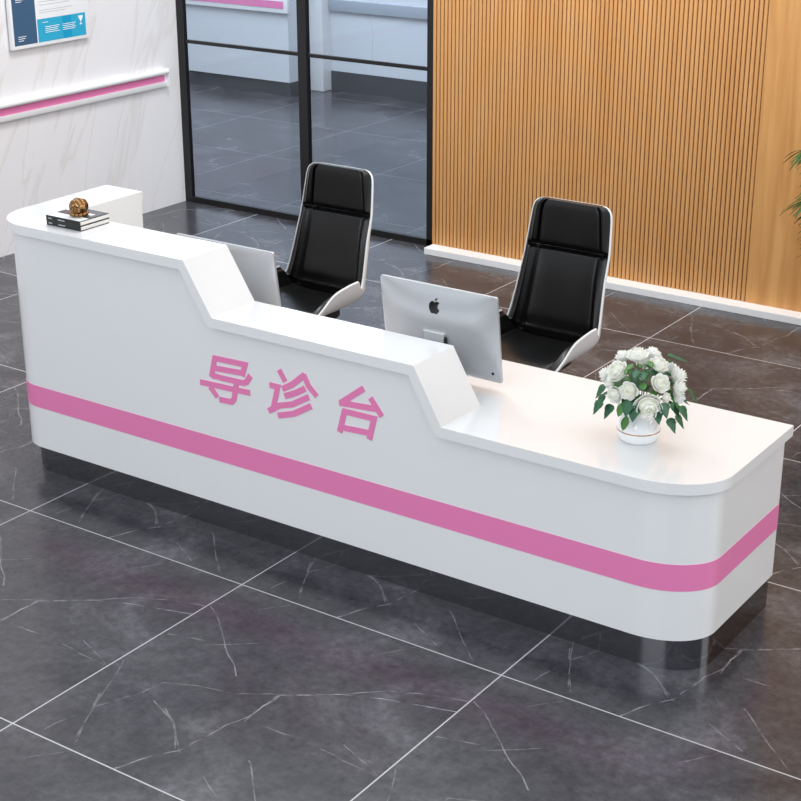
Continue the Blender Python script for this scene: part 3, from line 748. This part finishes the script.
# ================================================================= WALL RAILS AND POSTER
def wall_rail(name, y0, y1, zc, label, ins=M['pink']):
    root = empty(name, (XW, y1, zc)); tag(root, label, 'handrail')
    L0 = y0 - y1
    def ext(prof, m, nm, a=L0, b=0.0):
        bm = bmesh.new(); A = [bm.verts.new((x, a, z)) for x, z in prof]; B = [bm.verts.new((x, b, z)) for x, z in prof]; n = len(prof)
        bm.faces.new(A); bm.faces.new(B)
        for i in range(n): bm.faces.new((A[i], A[(i+1) % n], B[(i+1) % n], B[i]))
        return obj(nm, bm, m, root, True, 40)
    top = [(0, .026), (.03, .026)] + [(.042 + .023 * math.cos(t), .046 + .023 * math.sin(t)) for t in [math.radians(x) for x in range(-60, 181, 20)]] + [(.015, .055), (0, .055)]
    ext(top, M['white_matt'], 'grip')
    ext([(0, -.066), (.032, -.066), (.036, -.060), (.036, -.026), (.030, -.026), (.030, .026), (0, .026)], M['white_matt'], 'rail_body')
    ext([(.030, -.026), (.033, -.026), (.033, .026), (.030, .026)], ins, 'colour_strip', L0, -.02)
    bm = bbox(0, .06, 0, .008, -.067, .066, .002); obj('end_cap', bm, M['white_matt'], root, True)
    return root
wall_rail('wall_handrail', 4.0, 8.602, .966, 'white wall handrail with a pink strip on the marble wall')
def far_rail(x0, x1, y, z0, z1, mi, label, strip=None):
    root = empty('wall_handrail', (x0, y, z0)); tag(root, label, 'handrail')
    obj('rail_body', bbox(0, x1 - x0, -.04, 0, 0, z1 - z0, .004), mi, root, True)
    if strip: obj('colour_strip', bbox(0, x1 - x0 - .05, -.044, -.04, strip[0] - z0, strip[1] - z0), M['pink'], root)
far_rail(-14, -10.02, 12.55, .83, .99, M['white_matt'], 'white handrail with pink strip on the far wall, seen through the left glass', (.875, .945))
far_rail(-9.92, -4, 13.1, .81, .92, M['bluegrey'], 'blue-grey rail on the far wall, seen through the right glass')

# poster: hangs on the marble wall, faces +X
pst = empty('wall_poster', (XW, 7.50, 1.335)); tag(pst, 'white information poster with navy and sky-blue blocks on the marble wall', 'poster')
def py(y): return y - 7.51
obj('board', bbox(.012, .040, py(7.165), py(7.873), 0.014, .95, .003), M['poster'], pst, True)
def patch(nm, a, b, z0, z1, m, x=.0402, t=.0006):
    bm = bmesh.new(); box(bm, x, x + t, py(a), py(b), z0 - 1.335, z1 - 1.335); return obj(nm, bm, m, pst)
patch('navy_block', 7.185, 7.385, 1.372, 2.2, M['navy']); patch('blue_block', 7.395, 7.832, 1.372, 1.522, M['sky'])
bm = bmesh.new(); box(bm, .0408, .0411, py(7.62), py(7.70), .037, .187); obj('deeper_blue_band', bm, M['sky2'], pst)
for nm, rows in (('address_lines', [(7.22, 7.29, 1.425), (7.22, 7.28, 1.412), (7.22, 7.265, 1.399)]), ('heading_lines', [(7.22, 7.30, 1.66), (7.22, 7.27, 1.648)]), ('caption_line', [(7.44, 7.49, 1.495)]),
                 ('text_column', [(7.46, 7.59 - .01 * (i % 3), 1.465 - .012 * i) for i in range(4)]), ('text_column', [(7.62, 7.74 - .012 * (i % 2), 1.465 - .012 * i) for i in range(4)])):
    bm = bmesh.new()
    for a, b, z in rows: box(bm, .0411, .0414, py(a), py(b), z - 1.335, z - 1.335 + .004)
    obj(nm, bm, M['print_white'], pst)
# trophy pictogram
bm = bmesh.new()
box(bm, .0411, .0414, py(7.768), py(7.808), 1.492 - 1.335, 1.506 - 1.335)
vs = [bm.verts.new((.0414, py(a), z - 1.335)) for a, z in ((7.770, 1.492), (7.806, 1.492), (7.794, 1.470), (7.782, 1.470))]; bm.faces.new(vs)
box(bm, .0411, .0414, py(7.785), py(7.791), 1.452 - 1.335, 1.470 - 1.335); box(bm, .0411, .0414, py(7.776), py(7.800), 1.446 - 1.335, 1.452 - 1.335)
obj('trophy_pictogram', bm, M['print_white'], pst)
bm = bmesh.new()
for a, b, z in ((7.42, 7.72, 1.575), (7.42, 7.66, 1.56), (7.42, 7.70, 1.61), (7.42, 7.60, 1.63)): box(bm, .0402, .0406, py(a), py(b), z - 1.335, z - 1.335 + .003)
obj('grey_print', bm, M['print_grey'], pst)

# ================================================================= POTTED PALM (its fronds reach in at the right edge)
PX, PY = -2.77, 8.16
pl = empty('potted_palm', (PX, PY, 0)); tag(pl, 'green potted palm with narrow drooping leaflets beside the oak wall at the right edge', 'plant')
bm = bmesh.new(); lathe(bm, [(.09, 0), (.10, .005), (.13, .30), (.135, .32), (.12, .32), (.118, .29), (.001, .29)], 32); obj('pot', bm, M['porcelain'], pl, True, 50)
bm = bmesh.new(); lathe(bm, [(.001, .27), (.117, .285), (.117, .295), (.001, .30)], 24); obj('soil', bm, M['soil'], pl)
rnd = random.Random(3)
for k in range(18):
    a = 2 * PI * k / 18 + rnd.uniform(-.15, .15); R_ = rnd.uniform(.14, .20); h = rnd.uniform(.60, .98); dr = rnd.uniform(.02, .14)
    dx, dy = math.cos(a), math.sin(a)
    pts = [Vector((dx * R_ * t ** 1.4, dy * R_ * t ** 1.4, .28 + h * math.sin(t * PI * .55) - dr * t * t)) for t in lin(0, 1, 12)]
    bm = bmesh.new(); tube(bm, pts, [.006 - .0004 * i for i in range(12)], 6)
    st = obj('frond_stem', bm, M['stem'], pl, True)
    bm = bmesh.new()
    tipd = (pts[-1] - pts[-2]).normalized()
    for j in range(18):
        t = .35 + .65 * j / 17; i = min(10, int(t * 11)); p = pts[i].lerp(pts[i+1], t * 11 - i); ax = (pts[i+1] - pts[i]).normalized()
        sd = ax.cross(Vector((0, 0, 1))).normalized() * (1 if j % 2 else -1)
        fan = (j - 6) / 11
        dirv = (sd * (1.0 - .5 * max(0, fan)) + Vector((dx, dy, 0)) * .7 + Vector((0, 0, rnd.uniform(-.15, .25)))).normalized()
        ln = rnd.uniform(.12, .20); wd = .013; prev = None
        nn = dirv.cross(Vector((0, 0, 1))).normalized()
        for s in range(7):
            v = s / 6; c_ = p + dirv * ln * v + Vector((0, 0, -.09 * v * v)); wv = wd * math.sin(PI * min(.97, .12 + .86 * v)) 
            row = [bm.verts.new(c_ - nn * wv), bm.verts.new(c_ + Vector((0, 0, -.002))), bm.verts.new(c_ + nn * wv)]
            if prev: 
                for q in range(2): bm.faces.new((prev[q], prev[q+1], row[q+1], row[q]))
            prev = row
    lf_ = obj('leaflets', bm, M['palm'], st, True, 80); sm = lf_.modifiers.new('thick', 'SOLIDIFY'); sm.thickness = .0008
